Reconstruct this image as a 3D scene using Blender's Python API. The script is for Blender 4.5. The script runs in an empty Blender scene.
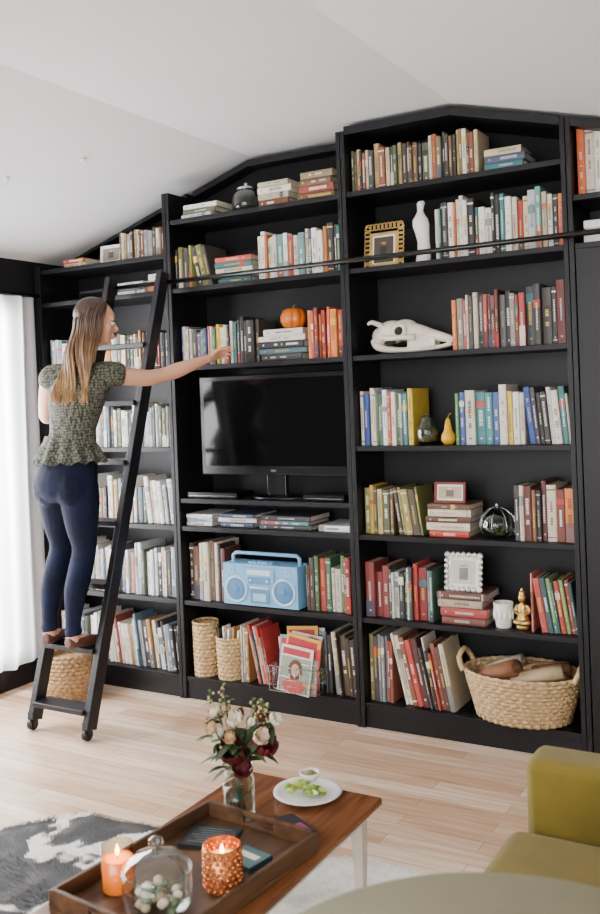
import bpy, math, random
from mathutils import Vector, Matrix, noise
random.seed(7)
rnd=random.uniform
C=bpy.context.collection
PI=math.pi
def lin(c):
    return c/12.92 if c<=.04045 else ((c+.055)/1.055)**2.4
def H(h):
    h=h.lstrip('#'); return tuple(lin(int(h[i:i+2],16)/255) for i in (0,2,4))
# ---------------------------------------------------------------- materials
def newmat(name):
    m=bpy.data.materials.new(name); m.use_nodes=True
    nt=m.node_tree; b=nt.nodes['Principled BSDF']; return m,nt,b
def setp(b,**k):
    for n,v in k.items():
        n=n.replace('_',' ')
        if n in b.inputs: b.inputs[n].default_value=v
def pm(name,hexc,rough=.5,metal=0,var=.12,scale=20,bump=0,bscale=60,spec=.5,**k):
    m,nt,b=newmat(name); c=H(hexc)
    setp(b,Roughness=rough,Metallic=metal,**k)
    b.inputs['Specular IOR Level'].default_value=spec
    tc=nt.nodes.new('ShaderNodeTexCoord')
    n=nt.nodes.new('ShaderNodeTexNoise'); n.inputs['Scale'].default_value=scale; n.inputs['Detail'].default_value=4
    nt.links.new(tc.outputs['Object'],n.inputs['Vector'])
    r=nt.nodes.new('ShaderNodeValToRGB'); r.color_ramp.elements[0].position=.3; r.color_ramp.elements[1].position=.7
    r.color_ramp.elements[0].color=(*[x*(1-var) for x in c],1); r.color_ramp.elements[1].color=(*[min(1,x*(1+var)) for x in c],1)
    nt.links.new(n.outputs['Fac'],r.inputs['Fac']); nt.links.new(r.outputs['Color'],b.inputs['Base Color'])
    if bump:
        n2=nt.nodes.new('ShaderNodeTexNoise'); n2.inputs['Scale'].default_value=bscale; n2.inputs['Detail'].default_value=6
        nt.links.new(tc.outputs['Object'],n2.inputs['Vector'])
        bp=nt.nodes.new('ShaderNodeBump'); bp.inputs['Strength'].default_value=bump; bp.inputs['Distance'].default_value=.01
        nt.links.new(n2.outputs['Fac'],bp.inputs['Height']); nt.links.new(bp.outputs['Normal'],b.inputs['Normal'])
    return m
def vmat(name,rough=.55,**k):
    m,nt,b=newmat(name); setp(b,Roughness=rough,**k)
    a=nt.nodes.new('ShaderNodeVertexColor'); a.layer_name='Col'
    tc=nt.nodes.new('ShaderNodeTexCoord'); n=nt.nodes.new('ShaderNodeTexNoise'); n.inputs['Scale'].default_value=35
    nt.links.new(tc.outputs['Object'],n.inputs['Vector'])
    mp=nt.nodes.new('ShaderNodeMapRange'); mp.inputs['To Min'].default_value=.78; mp.inputs['To Max'].default_value=1.15
    nt.links.new(n.outputs['Fac'],mp.inputs['Value'])
    mx=nt.nodes.new('ShaderNodeVectorMath'); mx.operation='SCALE'
    nt.links.new(a.outputs['Color'],mx.inputs[0]); nt.links.new(mp.outputs['Result'],mx.inputs['Scale'])
    nt.links.new(mx.outputs['Vector'],b.inputs['Base Color'])
    return m
def glass(name,hexc='ffffff',amt=.55):
    # thin-walled glass: tinted see-through body, reflection growing toward grazing angles
    m,nt,b=newmat(name); nt.nodes.remove(b)
    t=nt.nodes.new('ShaderNodeBsdfTransparent'); t.inputs['Color'].default_value=(*H(hexc),1)
    g=nt.nodes.new('ShaderNodeBsdfGlossy'); g.inputs['Roughness'].default_value=.04; g.inputs['Color'].default_value=(.97,.98,.98,1)
    lw=nt.nodes.new('ShaderNodeLayerWeight'); lw.inputs['Blend'].default_value=.3
    mu=nt.nodes.new('ShaderNodeMath'); mu.operation='MULTIPLY_ADD'; mu.inputs[1].default_value=amt; mu.inputs[2].default_value=.03
    mx=nt.nodes.new('ShaderNodeMixShader'); nt.links.new(lw.outputs['Facing'],mu.inputs[0]); nt.links.new(mu.outputs[0],mx.inputs[0]); nt.links.new(t.outputs[0],mx.inputs[1]); nt.links.new(g.outputs[0],mx.inputs[2])
    nt.links.new(mx.outputs[0],nt.nodes['Material Output'].inputs['Surface']); return m
def emis(name,hexc,s):
    m,nt,b=newmat(name); setp(b,Base_Color=(*H(hexc),1),Emission_Color=(*H(hexc),1),Emission_Strength=s); return m
MB_BOOK=vmat('printed_book_cloth',.5); MV=vmat('coloured_matte',.6); MVG=vmat('coloured_gloss',.2)
M_BLACK=pm('black_painted_wood','#0c0b10',.45,var=.15,scale=6,bump=.05,bscale=30,spec=.35)
M_BLACKWALL=pm('black_wall_paint','#0b0b0e',.7,var=.1,spec=.3)
M_CEIL=pm('ceiling_paint','#d6d7d9',.9,var=.02,scale=2)
M_WHITE=pm('white_paint','#e6e6e4',.6,var=.02)
M_CHROME=pm('brushed_metal','#b9bcc0',.25,1,var=.05)
M_BLKPL=pm('black_plastic','#0a0a0c',.25,var=.05)
M_SCREEN=pm('dark_screen','#060607',.10,var=.02)
M_GLASS=glass('clear_glass','#f6faf9'); M_SMOKE=glass('smoked_glass','#c2cecb',.7)
M_GOLD=pm('antique_gold','#c9a866',.35,1,var=.2,bump=.3)
M_CERAM=pm('white_ceramic','#eceae5',.25,var=.03)
M_BONE=pm('bone','#e8e0d0',.65,var=.18,scale=12,bump=.5,bscale=30)
M_WICKER=pm('wicker','#c8a97c',.7,var=.3,scale=60,bump=.3,bscale=120)
M_WICKERD=pm('dark_wicker','#a5825a',.7,var=.35,scale=60,bump=.3,bscale=120)
M_RUNG=pm('ladder_paint','#111016',.42,var=.15,spec=.4)
def woodmat(name,c1,c2,rough=.35,axis='Y',sc=3):
    m,nt,b=newmat(name); setp(b,Roughness=rough)
    tc=nt.nodes.new('ShaderNodeTexCoord'); mp=nt.nodes.new('ShaderNodeMapping')
    s={'X':(1,9,9),'Y':(9,1,9),'Z':(9,9,1)}[axis]; mp.inputs['Scale'].default_value=s
    n=nt.nodes.new('ShaderNodeTexNoise'); n.inputs['Scale'].default_value=sc; n.inputs['Detail'].default_value=8; n.inputs['Distortion'].default_value=.6
    r=nt.nodes.new('ShaderNodeValToRGB'); r.color_ramp.elements[0].position=.32; r.color_ramp.elements[1].position=.68
    r.color_ramp.elements[0].color=(*H(c1),1); r.color_ramp.elements[1].color=(*H(c2),1)
    nt.links.new(tc.outputs['Object'],mp.inputs['Vector']); nt.links.new(mp.outputs['Vector'],n.inputs['Vector'])
    nt.links.new(n.outputs['Fac'],r.inputs['Fac']); nt.links.new(r.outputs['Color'],b.inputs['Base Color'])
    return m
M_TABLE=woodmat('walnut_top','#56301a','#8a5632',.25)
M_TRAY=woodmat('tray_wood','#3a2518','#66482e',.5)
def floormat():
    m,nt,b=newmat('light_wood_planks'); setp(b,Roughness=.32)
    tc=nt.nodes.new('ShaderNodeTexCoord')
    br=nt.nodes.new('ShaderNodeTexBrick'); br.offset=.37; br.inputs['Scale'].default_value=1
    br.inputs['Brick Width'].default_value=.80; br.inputs['Row Height'].default_value=.075; br.inputs['Mortar Size'].default_value=.001
    br.inputs['Color1'].default_value=(*H('#edd7c0'),1); br.inputs['Color2'].default_value=(*H('#c69f7c'),1); br.inputs['Mortar'].default_value=(*H('#937459'),1)
    br.inputs['Bias'].default_value=-.15
    nt.links.new(tc.outputs['Object'],br.inputs['Vector'])
    mp=nt.nodes.new('ShaderNodeMapping'); mp.inputs['Scale'].default_value=(1.2,14,1)
    n=nt.nodes.new('ShaderNodeTexNoise'); n.inputs['Scale'].default_value=2.5; n.inputs['Detail'].default_value=8; n.inputs['Distortion'].default_value=.8
    nt.links.new(tc.outputs['Object'],mp.inputs['Vector']); nt.links.new(mp.outputs['Vector'],n.inputs['Vector'])
    r=nt.nodes.new('ShaderNodeValToRGB'); r.color_ramp.elements[0].position=.3; r.color_ramp.elements[1].position=.7
    r.color_ramp.elements[0].color=(.72,.62,.54,1); r.color_ramp.elements[1].color=(1.0,1.0,1.0,1)
    nt.links.new(n.outputs['Fac'],r.inputs['Fac'])
    mx=nt.nodes.new('ShaderNodeVectorMath'); mx.operation='MULTIPLY'
    nt.links.new(br.outputs['Color'],mx.inputs[0]); nt.links.new(r.outputs['Color'],mx.inputs[1]); nt.links.new(mx.outputs['Vector'],b.inputs['Base Color'])
    return m
M_FLOOR=floormat()
# ---------------------------------------------------------------- mesh builder
class MB:
    def __init__(s): s.v=[];s.f=[];s.c=[];s.mi=[];s.sm=[];s.T=Matrix()
    def add(s,vs,fs,col=(.5,.5,.5),mi=0,sm=False):
        o=len(s.v); s.v+=[tuple(s.T@Vector(p)) for p in vs]
        for f in fs: s.f.append(tuple(o+i for i in f)); s.c.append(col); s.mi.append(mi); s.sm.append(sm)
    def box(s,x0,x1,y0,y1,z0,z1,col=(.5,.5,.5),mi=0):
        s.add([(x0,y0,z0),(x1,y0,z0),(x1,y1,z0),(x0,y1,z0),(x0,y0,z1),(x1,y0,z1),(x1,y1,z1),(x0,y1,z1)],
              [(0,3,2,1),(4,5,6,7),(0,1,5,4),(1,2,6,5),(2,3,7,6),(3,0,4,7)],col,mi)
    def beam(s,a,b,w,d,side,col=(.5,.5,.5),mi=0):
        a=Vector(a);b=Vector(b);t=(b-a).normalized();sx=Vector(side).normalized();n=t.cross(sx).normalized()
        r=[]
        for p in (a,b): r+=[p-sx*w/2-n*d/2,p+sx*w/2-n*d/2,p+sx*w/2+n*d/2,p-sx*w/2+n*d/2]
        s.add(r,[(0,3,2,1),(4,5,6,7),(0,1,5,4),(1,2,6,5),(2,3,7,6),(3,0,4,7)],col,mi)
    def loft(s,rings,col=(.5,.5,.5),mi=0,cap=True,sm=True):
        n=len(rings[0]); vs=[p for r in rings for p in r]; fs=[]
        for i in range(len(rings)-1):
            for j in range(n):
                k=(j+1)%n; fs.append((i*n+j,i*n+k,(i+1)*n+k,(i+1)*n+j))
        if cap: fs.append(tuple(range(n-1,-1,-1))); fs.append(tuple(range((len(rings)-1)*n,len(rings)*n)))
        s.add(vs,fs,col,mi,sm)
    def tube(s,path,rad,n=8,col=(.5,.5,.5),mi=0,cap=True,flat=None,up=None):
        P=[Vector(p) for p in path]; L=len(P)
        if not hasattr(rad,'__len__'): rad=[rad]*L
        rings=[]; u=Vector(up) if up else None
        for i in range(L):
            t=(P[min(i+1,L-1)]-P[max(i-1,0)])
            t=t.normalized() if t.length>1e-9 else Vector((0,0,1))
            if u is None: u=Vector((0,0,1)) if abs(t.z)<.9 else Vector((1,0,0))
            u=(u-t*u.dot(t)); 
            u=u.normalized() if u.length>1e-6 else t.orthogonal().normalized()
            w=t.cross(u); r=rad[i]; fx=flat[i] if flat and hasattr(flat,'__len__') else (flat or 1)
            rings.append([P[i]+(u*math.cos(2*PI*j/n)*r*fx+w*math.sin(2*PI*j/n)*r) for j in range(n)])
        s.loft(rings,col,mi,cap)
    def lathe(s,prof,cx=0,cy=0,cz=0,n=32,col=(.5,.5,.5),mi=0,cap=True,lobes=0,la=0,sx=1,sy=1):
        rings=[]
        for r,z in prof:
            rr=[max(r,.0002)*(1+la*abs(math.cos(lobes*PI*j/n))-la if lobes else 1) for j in range(n)]
            rings.append([(cx+rr[j]*sx*math.cos(2*PI*j/n),cy+rr[j]*sy*math.sin(2*PI*j/n),cz+z) for j in range(n)])
        s.loft(rings,col,mi,cap)
    def ell(s,c,r,ax=None,n=16,m=10,col=(.5,.5,.5),mi=0):
        c=Vector(c); ax=ax or (Vector((1,0,0)),Vector((0,1,0)),Vector((0,0,1)))
        rings=[]
        for i in range(m+1):
            th=PI*(i+.02)/(m+.04); z=-math.cos(th); q=math.sin(th)
            rings.append([c+ax[0]*(r[0]*q*math.cos(2*PI*j/n))+ax[1]*(r[1]*q*math.sin(2*PI*j/n))+ax[2]*(r[2]*z) for j in range(n)])
        s.loft(rings,col,mi)
    def torus(s,c,R,r,ax=None,n=32,k=8,col=(.5,.5,.5),mi=0):
        c=Vector(c); a,b=(ax or (Vector((1,0,0)),Vector((0,1,0)))); w=a.cross(b)
        vs=[];fs=[]
        for i in range(n):
            d=a*math.cos(2*PI*i/n)+b*math.sin(2*PI*i/n)
            for j in range(k): vs.append(c+d*(R+r*math.cos(2*PI*j/k))+w*(r*math.sin(2*PI*j/k)))
        for i in range(n):
            for j in range(k): fs.append((i*k+j,((i+1)%n)*k+j,((i+1)%n)*k+(j+1)%k,i*k+(j+1)%k))
        s.add(vs,fs,col,mi,True)
    def build(s,name,mats,parent=None,bevel=0,bseg=2,remesh=0,smooth=0,subsurf=0):
        me=bpy.data.meshes.new(name); me.from_pydata(s.v,[],s.f)
        if not isinstance(mats,(list,tuple)): mats=[mats]
        for m in mats: me.materials.append(m)
        me.polygons.foreach_set('material_index',s.mi); me.polygons.foreach_set('use_smooth',s.sm)
        a=me.color_attributes.new('Col','FLOAT_COLOR','CORNER'); d=[]
        for p,c in zip(me.polygons,s.c): d+=[c[0],c[1],c[2],1.0]*p.loop_total
        a.data.foreach_set('color',d); me.update()
        o=bpy.data.objects.new(name,me); C.objects.link(o)
        if parent: o.parent=parent
        if remesh:
            q=o.modifiers.new('r','REMESH'); q.mode='VOXEL'; q.voxel_size=remesh; q.use_smooth_shade=True
        if smooth:
            q=o.modifiers.new('s','SMOOTH'); q.factor=.6; q.iterations=smooth
        if bevel:
            q=o.modifiers.new('b','BEVEL'); q.width=bevel; q.segments=bseg; q.limit_method='ANGLE'; q.harden_normals=False
        if subsurf:
            q=o.modifiers.new('ss','SUBSURF'); q.levels=subsurf; q.render_levels=subsurf
        return o
def empty(name,loc=(0,0,0)):
    e=bpy.data.objects.new(name,None); C.objects.link(e); e.empty_display_size=.1; return e
def cat(pts,k=4):
    out=[];n=len(pts);P=[tuple(p) for p in pts]
    for i in range(n-1):
        p0=P[max(i-1,0)];p1=P[i];p2=P[i+1];p3=P[min(i+2,n-1)]
        for j in range(k):
            t=j/k
            out.append(tuple(.5*((2*b)+(-a+c)*t+(2*a-5*b+4*c-d)*t*t+(-a+3*b-3*c+d)*t**3) for a,b,c,d in zip(p0,p1,p2,p3)))
    out.append(P[-1]); return out
def limb(m,pts,k=4,n=14,flat=None,**kw):
    q=cat(pts,k); m.tube([p[:3] for p in q],[p[3] for p in q],n=n,flat=flat,**kw)
# ---------------------------------------------------------------- camera
cam=bpy.data.cameras.new('camera'); co=bpy.data.objects.new('camera',cam); C.objects.link(co)
Rm=Matrix.Rotation(.5244,4,'Z')@Matrix.Rotation(PI/2-.0011,4,'X')@Matrix.Rotation(-.0375,4,'Z')
co.matrix_world=Matrix.Translation((1.8075,-3.5431,1.4271))@Rm
cam.sensor_width=36; cam.lens=928.638*36/914; cam.shift_y=(396.81-457)/914; cam.clip_start=.05
cam.dof.use_dof=True; cam.dof.focus_distance=4.0; cam.dof.aperture_fstop=4.5
bpy.context.scene.camera=co
# ---------------------------------------------------------------- room
XL=-1.85
m=MB(); m.box(XL-.1,3.3,-6,.42,-.08,0); m.build('floor',M_FLOOR)
m=MB(); m.box(XL-.1,3.3,.30,.42,0,2.75); m.build('wall_back',M_BLACKWALL)
m=MB()
wy0,wy1,wz0,wz1=-1.75,-.16,.16,1.95
m.box(XL-.1,XL,-6,wy0,0,2.3); m.box(XL-.1,XL,wy1,.30,0,2.3); m.box(XL-.1,XL,wy0,wy1,0,wz0); m.box(XL-.1,XL,wy0,wy1,wz1,2.3)
m.build('wall_left',M_BLACKWALL)
m=MB(); m.box(3.2,3.3,-6,.30,0,2.75); m.build('wall_right',M_WHITE)
m=MB(); 
for (a,b,c,d) in [(wy0,wy1,wz0,wz0+.05),(wy0,wy1,wz1-.05,wz1),(wy0,wy0+.05,wz0,wz1),(wy1-.05,wy1,wz0,wz1),((wy0+wy1)/2-.025,(wy0+wy1)/2+.025,wz0,wz1)]:
    m.box(XL-.07,XL-.03,a,b,c,d)
m.build('window_1',M_WHITE,bevel=.004)
cp=[(XL-.1,2.155),(-.6,2.585),(.5,2.58),(3.3,1.82)]
m=MB(); vs=[]
for y in(-6,.42):
    vs+=[(x,y,z) for x,z in cp]+[(x,y,z+.1) for x,z in cp]
fs=[(i,i+1,i+9,i+8) for i in range(3)]+[(i+4,i+12,i+13,i+5) for i in range(3)]+[(0,4,5,1),(1,5,6,2),(2,6,7,3),(8,9,13,12),(9,10,14,13),(10,11,15,14),(0,8,12,4),(3,7,15,11)]
m.add(vs,fs); m.build('ceiling',M_CEIL)
m=MB(); m.box(XL,XL+.012,-6,-.01,0,.1); m.build('baseboard_left',M_BLACK,bevel=.003)
for (x,y) in((-.95,-.55),(-1.2,-.75)):
    zc=2.155+.43*(x-(XL-.1))/1.35
    m=MB(); m.lathe([(0,-.012),(.012,-.008),(.014,.0),(0,.0)],x,y,zc+.002,16); m.torus((x,y,zc-.024),.010,.0022,(Vector((1,0,0)),Vector((0,0,1))),16,6); m.build('ceiling_hook',M_WHITE)
# curtain
m=MB()
N=260
vs=[];fs=[]
for j,z in enumerate([.12,.5,1.0,1.5,1.94,1.99]):
    for i in range(N+1):
        t=i/N; y=-.035-1.9*t; a=.015 if j<5 else .010
        vs.append((XL+.05+a*math.sin(t*120+.7*math.sin(t*37))+.006*math.sin(t*61+z*2),y,z+.006*math.sin(t*40)*(j==0)))
for j in range(5):
    for i in range(N): fs.append((j*(N+1)+i,j*(N+1)+i+1,(j+1)*(N+1)+i+1,(j+1)*(N+1)+i))
m.add(vs,fs,sm=True)
mt,nt,b=newmat('sheer_curtain'); setp(b,Base_Color=(.92,.92,.92,1),Roughness=.9)
tr=nt.nodes.new('ShaderNodeBsdfTranslucent'); tr.inputs['Color'].default_value=(.97,.97,.98,1)
tp=nt.nodes.new('ShaderNodeBsdfTransparent'); mx=nt.nodes.new('ShaderNodeMixShader'); mx.inputs[0].default_value=.6
mx2=nt.nodes.new('ShaderNodeMixShader'); mx2.inputs[0].default_value=.12
nt.links.new(b.outputs[0],mx.inputs[1]); nt.links.new(tr.outputs[0],mx.inputs[2]); nt.links.new(mx.outputs[0],mx2.inputs[1]); nt.links.new(tp.outputs[0],mx2.inputs[2])
nt.links.new(mx2.outputs[0],nt.nodes['Material Output'].inputs['Surface'])
ce=empty('window_curtain'); m.build('sheer_fabric',mt,ce)
m=MB(); m.tube([(XL+.05,-.004,2.0),(XL+.05,-2.0,2.0)],.009,n=10)
for y in(-.02,-1.95): m.box(XL,XL+.05,y-.006,y+.006,1.994,2.006)
m.build('curtain_rod',M_BLKPL,ce)
# ---------------------------------------------------------------- bookcase
L1,L2,L3,L4,LT,L5,L6,L7=2.288,1.961,1.589,1.203,.958,.825,.470,.107
th=.022
m=MB()
def ceilz(x):
    for (a,za),(b2,zb) in zip(cp,cp[1:]):
        if a<=x<=b2: return za+(zb-za)*(x-a)/(b2-a)
for x,zt in((-1.81,2.16),(-.95,2.42),(0,2.55),(.95,2.44),(1.92,2.16)):
    w=.021 if x in(-1.81,) else .02
    m.box(x-w,x-.0015,0,.285,0,zt); m.box(x+.0015,x+w,0,.285,0,zt)
def shelf(x0,x1,z): m.box(x0,x1,.006,.283,z-th,z)
for z in(2.134,L2,L3,L4,L5,L6,L7): shelf(-1.789,-.971,z)
for z in(L1,L2,L3,LT,L5,L6,L7): shelf(-.929,-.021,z)
for z in(L1,L2,L3,L4,L5,L6,L7): shelf(.021,.929,z)
for z in(2.143,L2,L7): shelf(.971,1.899,z)
for a,b_ in((-1.789,-.971),(-.929,-.021),(.021,.929),(.971,1.899)): m.box(a,b_,.012,.03,0,L7-th)
m.box(-1.83,1.94,.285,.297,0,2.15)
def slab(xs,y0,y1,dz,h):
    for a,b_ in zip(xs,xs[1:]):
        za,zb=ceilz(a)-dz,ceilz(b_)-dz
        m.add([(a,y0,za-h),(b_,y0,zb-h),(b_,y1,zb-h),(a,y1,za-h),(a,y0,za),(b_,y0,zb),(b_,y1,zb),(a,y1,za)],[(0,3,2,1),(4,5,6,7),(0,1,5,4),(1,2,6,5),(2,3,7,6),(3,0,4,7)])
slab([.02,.5,.93],0,.285,.015,.035)
slab([.97,1.9],0,.285,.015,.035)
slab([-.93,-.6,-.02],.20,.285,.02,.03)
slab([-1.79,-.97],.2,.285,.01,.02)
m.box(.975,1.895,.0,.02,L7,L2-th)
m.build('bookcase',M_BLACK,bevel=.0018)
m=MB(); m.tube([(-1.45,-.06,1.985),(1.95,-.06,1.985)],.011,n=12)
for x in(-1.4,-.95,0,.95,1.9): m.tube([(x,-.002,1.985),(x,-.06,1.985)],.007,n=8)
m.build('ladder_rail',M_BLKPL)
# ---------------------------------------------------------------- books
CREAM=H('#ddd3bf')
def mixc(a,b,t): return tuple(x*(1-t)+y*t for x,y in zip(a,b))
WORN=H('#8a8074')
def book(m,w,h,d,col,txt=None,r=random):
    col=mixc(col,WORN,r.uniform(.02,.2))
    pg=tuple(c*r.uniform(.8,1) for c in CREAM)
    xs=[(0,.004),(w*.12,.0005),(w*.5,-.0012),(w*.88,.0005),(w,.004)]
    m.loft([[(x,y,z) for x,y in xs]+[(w,.007,z),(0,.007,z)] for z in(0,h)],col,sm=False)
    m.box(0,.0022,.005,d,0,h,col); m.box(w-.0022,w,.005,d,0,h,col)
    m.box(.0022,w-.0022,.007,d-.004,.003,h-.004,pg)
    lum=sum(col)/3
    tc=txt or (r.choice([H('#f4efe0'),H('#e8c860'),H('#ffffff')]) if lum<.28 else r.choice([H('#222222'),H('#7a2020'),H('#203a6a')]))
    tc=mixc(col,tc,r.uniform(.4,.85))
    y=-.0016
    def q(x0,x1,z0,z1,c): m.box(x0,x1,y,.002,z0,z1,c)
    k=r.random()
    if k<.18:
        lc=r.choice([H('#f2ecdc'),H('#c23a2b'),H('#e5b93c'),H('#1d1d1d'),H('#2f6f7a')]); z0=h*r.uniform(.55,.75); q(w*.06,w*.94,z0,z0+h*r.uniform(.08,.18),mixc(col,lc,.8))
    elif k<.34:
        q(w*.04,w*.96,h*.9,h*.93,tc); q(w*.04,w*.96,h*.06,h*.08,tc)
    elif k<.5:
        q(w*.04,w*.96,0.001,h*r.uniform(.15,.4),mixc(col,r.choice([H('#1d1d1d'),H('#b8352a'),H('#efe9da'),H('#31506a')]),.7))
    z=h*r.uniform(.22,.4); y=-.0021
    end=h*r.uniform(.6,.88); ww=w*r.uniform(.09,.2)
    while z<end:
        l=r.uniform(.003,.009); q(w*.5-ww,w*.5+ww,z,z+l,tc); z+=l+r.uniform(.0015,.003)
        if r.random()<.08: z+=.02
    if r.random()<.5: q(w*.38,w*.62,h*.1,h*.13,tc)
def cols(s): return [H(x) for x in s.split()]
P_MIX=cols('#1c1c20 #e9e4d8 #8c2a22 #d8d2c2 #2f5f6b #d98a2b #26324f #5b6b3a #f0ede6 #b9b2a2 #3a2a22 #c9453a #6fa3a0 #e4c04a')
P_PALE=cols('#e8e6e2 #f1efe9 #cfd3d8 #9fb2c4 #d9cfc0 #3a4660 #8d9399 #ece6da #c77b6a #5e7f96 #2b2b30 #f3f1ee #dfe3e6 #c9bfae #a9783a #4a5a44')
P_DARKMAG=cols('#3a2b20 #6b4a2c #d9c9a0 #2a2a2a #7a6a48 #8f4a2a #22303a #b59b62 #4b5a3a #e5dcc2')
P_LIGHTR=cols('#f1eee8 #e5e0d2 #222226 #2f7a78 #dd7a33 #f6f4ee #c4c9c9 #37475e #e9e2cf #b23b2e #efeadf #5b8f8a #f1eee8 #d9cba8')
P_RED=cols('#7e1f1f #26262a #4d5359 #b3322a #c96b2c #e3ddcf #1c1c1e #8f8a80 #5d1c1c #d8d0bf #3c434a')
P_BRIGHT=cols('#ece8dd #25252a #2c7f83 #4b8a4e #ece3c8 #274a96 #e9c436 #6a4a8a #c8402f #dfe3e2 #e98b33 #f0ece2 #d8d2c4 #35363c')
P_OLIVE=cols('#6d7438 #8a8b3f #c9a63b #7a5a33 #4f5a2e #d8c17a #a08a4a #3f3a26')
P_BROWN=cols('#1e1c1e #5d1d20 #3f2a22 #7a2b22 #2c2c30 #8c5a36 #22262e #d8cbb5')
P_REDW=cols('#b52a28 #e8e4da #7e1d22 #4d8b9a #d8d2c4 #2a5f52 #c3473a #efece5 #35363c')
P_GREENS=cols('#3f7a4a #2d6f76 #d27a6a #b03a30 #7fa86a #234e58 #c95040 #e0d8c8')
P_AUT=cols('#b2302a #2a2226 #7f7a3a #ddd3bd #8a8f93 #511f1f #c2b79d #3a3d42 #9a4a2c #e8e2d2')
def book_row(x0,x1,z,h0,h1,pal,seed,lean=0,ang=.2,y=.035,tmin=.012,tmax=.034,d=(.13,.2),name='row_of_books',last_col=None):
    r=random.Random(seed); m=MB(); x=x0; last=None; prev=None; leaning=False; a=0; hp=h0; run=0; hrun=0
    while True:
        if hrun<=0: hbase=r.uniform(h0,h1); hrun=r.choice([1,1,1,2,3]); jit=r.uniform(0,.022)
        hrun-=1; h=min(h1,max(h0*.86,hbase*r.uniform(.95,1.04))); w=r.uniform(tmin,tmax)*(1 if r.random()<.8 else 1.3)*(.6 if r.random()<.28 else 1)
        if lean and not leaning and x>x1-lean:
            leaning=True; a=ang; x+=min(h,hp)*math.sin(a)*.96
        fin=False
        if x+w*math.cos(a)+.001>x1:
            w=(x1-x)/math.cos(a)-.001; fin=True
            if w<.007: break
        if run>0: c=last; run-=1
        else:
            c=r.choice(pal)
            while c==last or c==prev: c=r.choice(pal)
            if r.random()<.06: run=r.choice([1,2])
        prev=last; last=c; f=r.uniform(.8,1.12); 
        if fin and last_col: c=H(last_col)
        cc=tuple(min(1,v*f) for v in c)
        m.T=Matrix.Translation((x,y+jit+r.uniform(-.004,.004),z+.0006))@Matrix.Rotation(-a,4,'Y')
        book(m,w,h,r.uniform(*d),cc,r=r); x+=w/math.cos(a)+.0008; hp=h
        if leaning: a=max(.05,a-.01) if r.random()<.4 else a
        if fin: break
    return m.build(name,MB_BOOK)
def book_stack(x0,x1,z,ths,pal,seed,y=.03,d=.18,name='stack_of_books'):
    r=random.Random(seed); m=MB(); zz=z+.0006; last=None
    for t in ths:
        L=(x1-x0)*r.uniform(.78,.97); xo=x0+((x1-x0)-L)*r.uniform(.2,.8); c=r.choice(pal)
        while c==last: c=r.choice(pal)
        last=c
        m.T=Matrix.Translation((xo,y+r.uniform(0,.012),zz+t))@Matrix.Rotation(r.uniform(-.03,.03),4,'Z')@Matrix.Rotation(PI/2,4,'Y')
        book(m,t,L,d*r.uniform(.9,1.05),c,r=r); zz+=t+.0005
    m.build(name,MB_BOOK); return zz
# bay 3
book_row(.026,.60,L1,.165,.195,P_DARKMAG,11,tmin=.012,tmax=.026)
book_stack(.61,.79,L1,[.028,.03,.028],cols('#3a4a6a #6b3a5a #2f6f7a #d8c8a0'),12)
book_row(.40,.925,L2,.19,.25,P_LIGHTR,13,lean=.0,tmin=.012,tmax=.03)
book_row(.455,.925,L3,.205,.245,P_RED,14,tmin=.014,tmax=.034)
book_row(.026,.275,L4,.205,.245,P_BRIGHT,15,tmin=.013,tmax=.03)
book_row(.46,.925,L4,.20,.245,P_BRIGHT,16,lean=.2,ang=.10,tmin=.012,tmax=.032)
book_row(.026,.30,L5,.185,.21,P_OLIVE,17,lean=.14,ang=.14)
z5=book_stack(.31,.515,L5,[.026,.032,.024,.03,.022],cols('#7a1f24 #5c3a2a #b8402e #d8cdb8 #33302e'),18)
book_row(.69,.925,L5,.205,.235,P_BROWN,19,tmin=.014,tmax=.034,last_col='#e07a2c')
book_row(.026,.335,L6,.19,.235,P_REDW,20,tmin=.014,tmax=.034)
z6=book_stack(.345,.575,L6,[.03,.036,.034,.03],cols('#a5282a #7a1f24 #6a2c28 #5c2a22 #b8ac94'),21)
book_row(.742,.925,L6,.19,.23,P_GREENS,24,lean=.18,ang=.15)
book_row(.026,.425,L7,.24,.30,P_AUT,23,lean=.30,ang=.22,tmin=.01,tmax=.028)
# bay 2
book_stack(-.89,-.67,L1,[.02,.025,.022],P_PALE,31)
book_stack(-.455,-.26,L1,[.03,.028,.03,.022],cols('#e0b24a #e8e0cc #7a4a2a #b8b09a'),32)
book_stack(-.25,-.045,L1,[.03,.032,.03,.03],cols('#9a3a2a #d8a05a #6b5030 #e0d4b8 #8a7a5a'),33)
book_row(-.925,-.71,L2,.17,.21,cols('#1c1c20 #a9a83a #c9c052 #26262a #3a5a3a #6b6b2a'),34,lean=.13,ang=.22)
book_stack(-.70,-.49,L2,[.024,.026,.022,.026,.024],P_GREENS,35)
book_row(-.47,-.025,L2,.18,.225,P_LIGHTR,36,tmin=.013,tmax=.03)
book_row(-.925,-.60,L3,.16,.20,P_BRIGHT,37,tmin=.012,tmax=.026)
book_row(-.598,-.48,L3,.20,.215,cols('#15151a #1f1f24 #26262a #101014'),38,tmin=.02,tmax=.034)
z3=book_stack(-.475,-.22,L3,[.03,.026,.03,.024,.03],cols('#e8e4da #26262c #dcd6c8 #c2412e #f0ece2 #3c6f7a'),39,d=.2)
book_row(-.212,-.025,L3,.20,.24,cols('#b3302a #d8652c #e8862e #c43d2d #e8d8b8 #8f2420'),40,tmin=.014,tmax=.03)
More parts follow.
